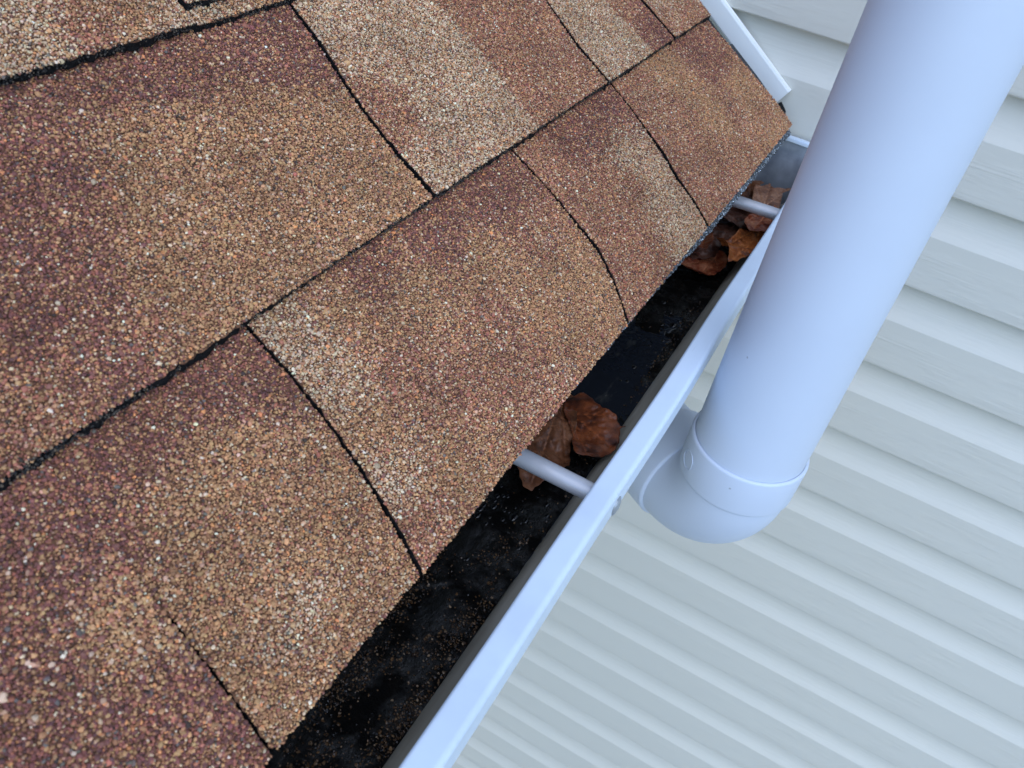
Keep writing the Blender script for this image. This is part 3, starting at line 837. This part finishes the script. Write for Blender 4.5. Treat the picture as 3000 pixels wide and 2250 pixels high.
# ------------------------------------------------------------------ leaves
from mathutils.geometry import delaunay_2d_cdt
def leaf(label, loc, outline, mat, base, tips, seed=0, curl=0.0, curl_w=6.0, crumple=1.5, gx=0.0, gy=0.0, dome=0.0, tooth=0.8):
    """wet fallen leaf: OUTLINE in millimetres about loc; creased along its veins, edges curled up by CURL mm"""
    r_ = np.random.default_rng(seed)
    P = np.array(outline, float)
    # round the outline and give it small teeth
    n = len(P); Q = []
    for i in range(n):
        p0, p1, p2, p3 = P[i - 1], P[i], P[(i + 1) % n], P[(i + 2) % n]
        m = max(3, int(np.linalg.norm(p2 - p1) / 1.1))
        for k in range(m):
            t = k / m
            q = 0.5 * ((2 * p1) + (-p0 + p2) * t + (2 * p0 - 5 * p1 + 4 * p2 - p3) * t * t + (-p0 + 3 * p1 - 3 * p2 + p3) * t ** 3)
            d = (p2 - p1) / max(np.linalg.norm(p2 - p1), 1e-6)
            q = q * 0.45 + (p1 + (p2 - p1) * t) * 0.55
            Q.append(q + np.array([d[1], -d[0]]) * tooth * (abs(((len(Q) * 0.137) % 1) - 0.5) * 2 - 0.5) * r_.uniform(0.4, 1.2))
    Q = np.array(Q)
    lo, hi = Q.min(0), Q.max(0)
    gxs, gys = np.arange(lo[0], hi[0], 1.25), np.arange(lo[1], hi[1], 1.25)
    G = np.array([(x, y) for x in gxs for y in gys]) + r_.normal(0, 0.2, (len(gxs) * len(gys), 2))
    # keep grid points inside the outline
    x1, y1 = Q[:, 0], Q[:, 1]; x2, y2 = np.roll(x1, -1), np.roll(y1, -1)
    ins = np.zeros(len(G), bool); dist = np.full(len(G), 1e9)
    for k in range(len(Q)):
        c = ((y1[k] > G[:, 1]) != (y2[k] > G[:, 1])) & (G[:, 0] < (x2[k] - x1[k]) * (G[:, 1] - y1[k]) / (y2[k] - y1[k] + 1e-12) + x1[k])
        ins ^= c
        dist = np.minimum(dist, np.hypot(G[:, 0] - x1[k], G[:, 1] - y1[k]))
    k = ins & (dist > 0.7)
    A = np.vstack([Q, G[k]])
    res = delaunay_2d_cdt([Vector(p) for p in A], [], [list(range(len(Q)))], 1, 1e-5)
    V2 = np.array([tuple(v) for v in res[0]]); F = [tuple(f) for f in res[2]]
    dist = np.array([np.hypot(Q[:, 0] - v[0], Q[:, 1] - v[1]).min() for v in V2])
    b = np.array(base, float); vein = np.zeros(len(V2)); crease = np.zeros(len(V2))
    def rib(p, q, w):
        d = q - p; L = np.linalg.norm(d); d = d / L
        t = (V2 - p) @ d; e = np.abs((V2 - p) @ np.array([-d[1], d[0]]))
        on = (t > 0) & (t < L)
        return np.where(on, np.exp(-(e / w) ** 2) * (1 - 0.6 * t / L), 0), np.where(on, np.exp(-e / (w * 7)), 0)
    for tp in tips:
        tp = np.array(tp, float)
        v_, c_ = rib(b, tp, 0.40); vein = np.maximum(vein, v_); crease = np.maximum(crease, c_)
        for f in (0.3, 0.45, 0.6, 0.75):
            for sg in (-1, 1):
                d = tp - b; p = b + d * f; a = sg * 0.75
                dd = np.array([d[0] * math.cos(a) - d[1] * math.sin(a), d[0] * math.sin(a) + d[1] * math.cos(a)])
                v_, c_ = rib(p, p + dd * 0.4 * (1.1 - f), 0.25); vein = np.maximum(vein, v_ * 0.7); crease = np.maximum(crease, c_ * 0.6)
    z = np.zeros(len(V2))
    for i in range(26):
        kk = 0.07 * 1.11 ** i; t = r_.uniform(0, math.pi)
        z += crumple * 0.55 * (0.07 / kk) ** 1.05 * np.sin(kk * (V2[:, 0] * math.cos(t) + V2[:, 1] * math.sin(t)) + r_.uniform(0, 6.28))
    z += -2.4 * crease + curl * np.exp(-dist / curl_w) * (0.6 + 0.4 * np.sin(np.arctan2(V2[:, 1], V2[:, 0]) * 3 + seed)) + gx * V2[:, 0] + gy * V2[:, 1]
    z += dome * np.clip(dist / 12.0, 0, 1)
    o = mesh_obj('dead_leaf', np.c_[V2, z] * 0.001, F, [mat], None, True, loc=loc)
    o['label'] = label; o['category'] = 'leaf'; o['kind'] = 'thing'; o['group'] = 'dead leaves in the gutter'
    a = o.data.attributes.new('vein', 'FLOAT', 'POINT'); a.data.foreach_set('value', np.asarray(vein, np.float32))
    md = o.modifiers.new('t', 'SOLIDIFY'); md.thickness = 0.00028; md.offset = -1
    return o

ML = dict(
    rust=mat_leaf('rust_leaf', (0.035, 0.009, 0.005), (0.17, 0.042, 0.014), (0.31, 0.088, 0.030), 1),
    brown=mat_leaf('brown_leaf', (0.055, 0.020, 0.010), (0.175, 0.064, 0.028), (0.28, 0.12, 0.06), 2),
    wine=mat_leaf('wine_leaf', (0.07, 0.010, 0.006), (0.26, 0.055, 0.020), (0.46, 0.18, 0.09), 6),
    dark=mat_leaf('dark_leaf', (0.03, 0.012, 0.009), (0.10, 0.038, 0.024), (0.19, 0.09, 0.062), 3),
    orange=mat_leaf('orange_leaf', (0.15, 0.034, 0.009), (0.42, 0.12, 0.030), (0.60, 0.22, 0.07), 4),
    pale=mat_leaf('pale_leaf', (0.13, 0.055, 0.030), (0.30, 0.14, 0.08), (0.44, 0.24, 0.15), 5))


leaf('wet rust-brown leaf lying in the gutter just past the near hanger tube', (0.4755, -0.0022, -0.087),
     [(17.8, 31.3), (33.5, 23.9), (26.5, 11.7), (21.8, 2.3), (20.4, -9.5), (13.0, -16.6), (16.8, -20.7), (11.3, -18.0), (-2.1, -23.1), (-14.8, -22.4), (-28.4, -17.1), (-37.8, -3.3), (-33.4, 1.8), (-23.3, 7.4), (-14.8, 9.2), (-7.3, 15.9), (2.7, 26.3)],
     ML['rust'], (8, 22), [(-30, -8), (-8, -20), (18, -14), (-22, 4)], 3, 2.0, 3.0, 2.2, dome=0.6)
leaf('dull brown leaf wedged under the near hanger tube, one lobe poking out', (0.4359, 0.0160, -0.091),
     [(68.8, 12.9), (52.2, 0.9), (32.7, -7.6), (19.5, -10.0), (3.7, -17.6), (-3.4, -19.1), (-12.0, -16.9), (-24.6, -15.0), (-31.5, -11.8), (-40.1, -10.3), (-45.9, -9.7), (-46.0, -3.9), (-39.1, 2.8), (-25.3, 14.1), (-14.6, 23.0), (9.6, 25.1), (37.0, 23.4), (59.1, 19.7)],
     ML['brown'], (55, 16), [(-42, -7), (0, -16), (30, -5), (-20, 16)], 8, 1.5, 3.0, 2.2, dome=0.5)
leaf('dark red cupped leaf with pale curled rim, nearest in the far heap', (0.7741, 0.0115, -0.092),
     [(-14.0, 26.1), (2.9, 20.3), (18.2, 10.3), (32.1, -0.5), (38.9, -12.1), (26.7, -20.3), (7.1, -23.9), (-10.5, -18.8), (-20.1, -11.3), (-25.4, -2.3), (-25.0, 9.4), (-31.0, 23.1)],
     ML['wine'], (30, -8), [(-24, 14), (-18, -6), (2, -20)], 11, 7.0, 4.0, 2.2)
leaf('blackish purple crumpled leaf in the middle of the far heap beside the shingles', (0.8307, 0.0114, -0.086),
     [(-52.4, 24.4), (-7.5, 24.7), (35.1, 16.8), (55.5, 5.1), (55.1, -8.6), (52.6, -24.6), (25.8, -26.2), (4.8, -15.1), (-14.1, -8.1), (-37.4, -8.8), (-54.0, 5.1), (-63.5, 15.3)],
     ML['dark'], (40, -5), [(-50, 14), (-20, 18), (-10, -5)], 14, 2.0, 6.0, 3.2)
leaf('small dark brown leaf lying right below the far hanger tube', (0.8836, 0.0055, -0.082),
     [(-20.5, 22.8), (16.1, 20.9), (24.5, 5.1), (23.8, -13.3), (23.5, -22.5), (-12.8, -22.1), (-27.7, -1.8), (-26.8, 10.9)],
     ML['dark'], (20, -5), [(-24, 5), (-8, -18), (0, 20)], 25, 2.0, 5.0, 2.6)
leaf('curled orange-brown leaf leaning on the gutter front in the far heap', (0.8254, -0.0163, -0.078),
     [(-23.4, 25.4), (2.5, 13.1), (15.7, 10.2), (33.3, 0.7), (45.3, -2.8), (66.6, -6.6), (60.1, -13.7), (27.6, -15.6), (-2.6, -14.0), (-30.6, -11.3), (-51.4, -6.0), (-61.9, 0.4), (-46.6, 6.1), (-34.7, 14.1)],
     ML['orange'], (55, -8), [(-55, -1), (-25, 18), (0, 10)], 5, 5.0, 4.0, 3.0, gy=0.22)
leaf('mid-brown leaf against the gutter end cap, half hidden under the shingle edge', (0.9259, 0.0141, -0.070),
     [(-46.1, 12.2), (-0.9, 15.4), (14.6, 12.7), (23.4, 4.1), (29.8, -7.2), (26.7, -11.8), (13.0, -8.3), (-24.6, -19.0), (-35.9, 1.9)],
     ML['brown'], (20, 2), [(-40, 5), (-15, -12)], 21, 1.5, 5.0, 1.8)
leaf('pale tan pointed leaf on top of the heap beyond the far hanger tube', (0.9256, -0.0117, -0.064),
     [(-37.9, 10.3), (3.3, 19.5), (9.5, 12.1), (26.6, 7.7), (17.4, 0.6), (33.0, -17.3), (14.4, -11.1), (-28.5, -18.0), (-37.8, -3.8)],
     ML['pale'], (-34, -2), [(3, 17), (24, 6), (28, -14)], 17, 1.2, 4.0, 1.2)
leaf('red-brown twisted leaf squeezed between the far hanger tube and the gutter lip', (0.872, -0.020, -0.070),
     [(-34, 6), (-20, 15), (2, 13), (24, 9), (33, 0), (22, -9), (4, -14), (-18, -12), (-30, -5)],
     ML['wine'], (28, 0), [(-30, 2), (-12, 12), (-8, -11)], 33, 5.0, 4.0, 3.0, gy=-0.25)
leaf('rust-orange folded leaf under the shingle edge in the far heap, before the far hanger tube', (0.792, 0.026, -0.082),
     [(-34, 10), (-12, 17), (14, 13), (32, 4), (36, -8), (20, -12), (0, -16), (-20, -12), (-36, -2)],
     ML['rust'], (30, -2), [(-32, 4), (-10, 14), (-14, -11)], 37, 4.0, 4.0, 3.0)
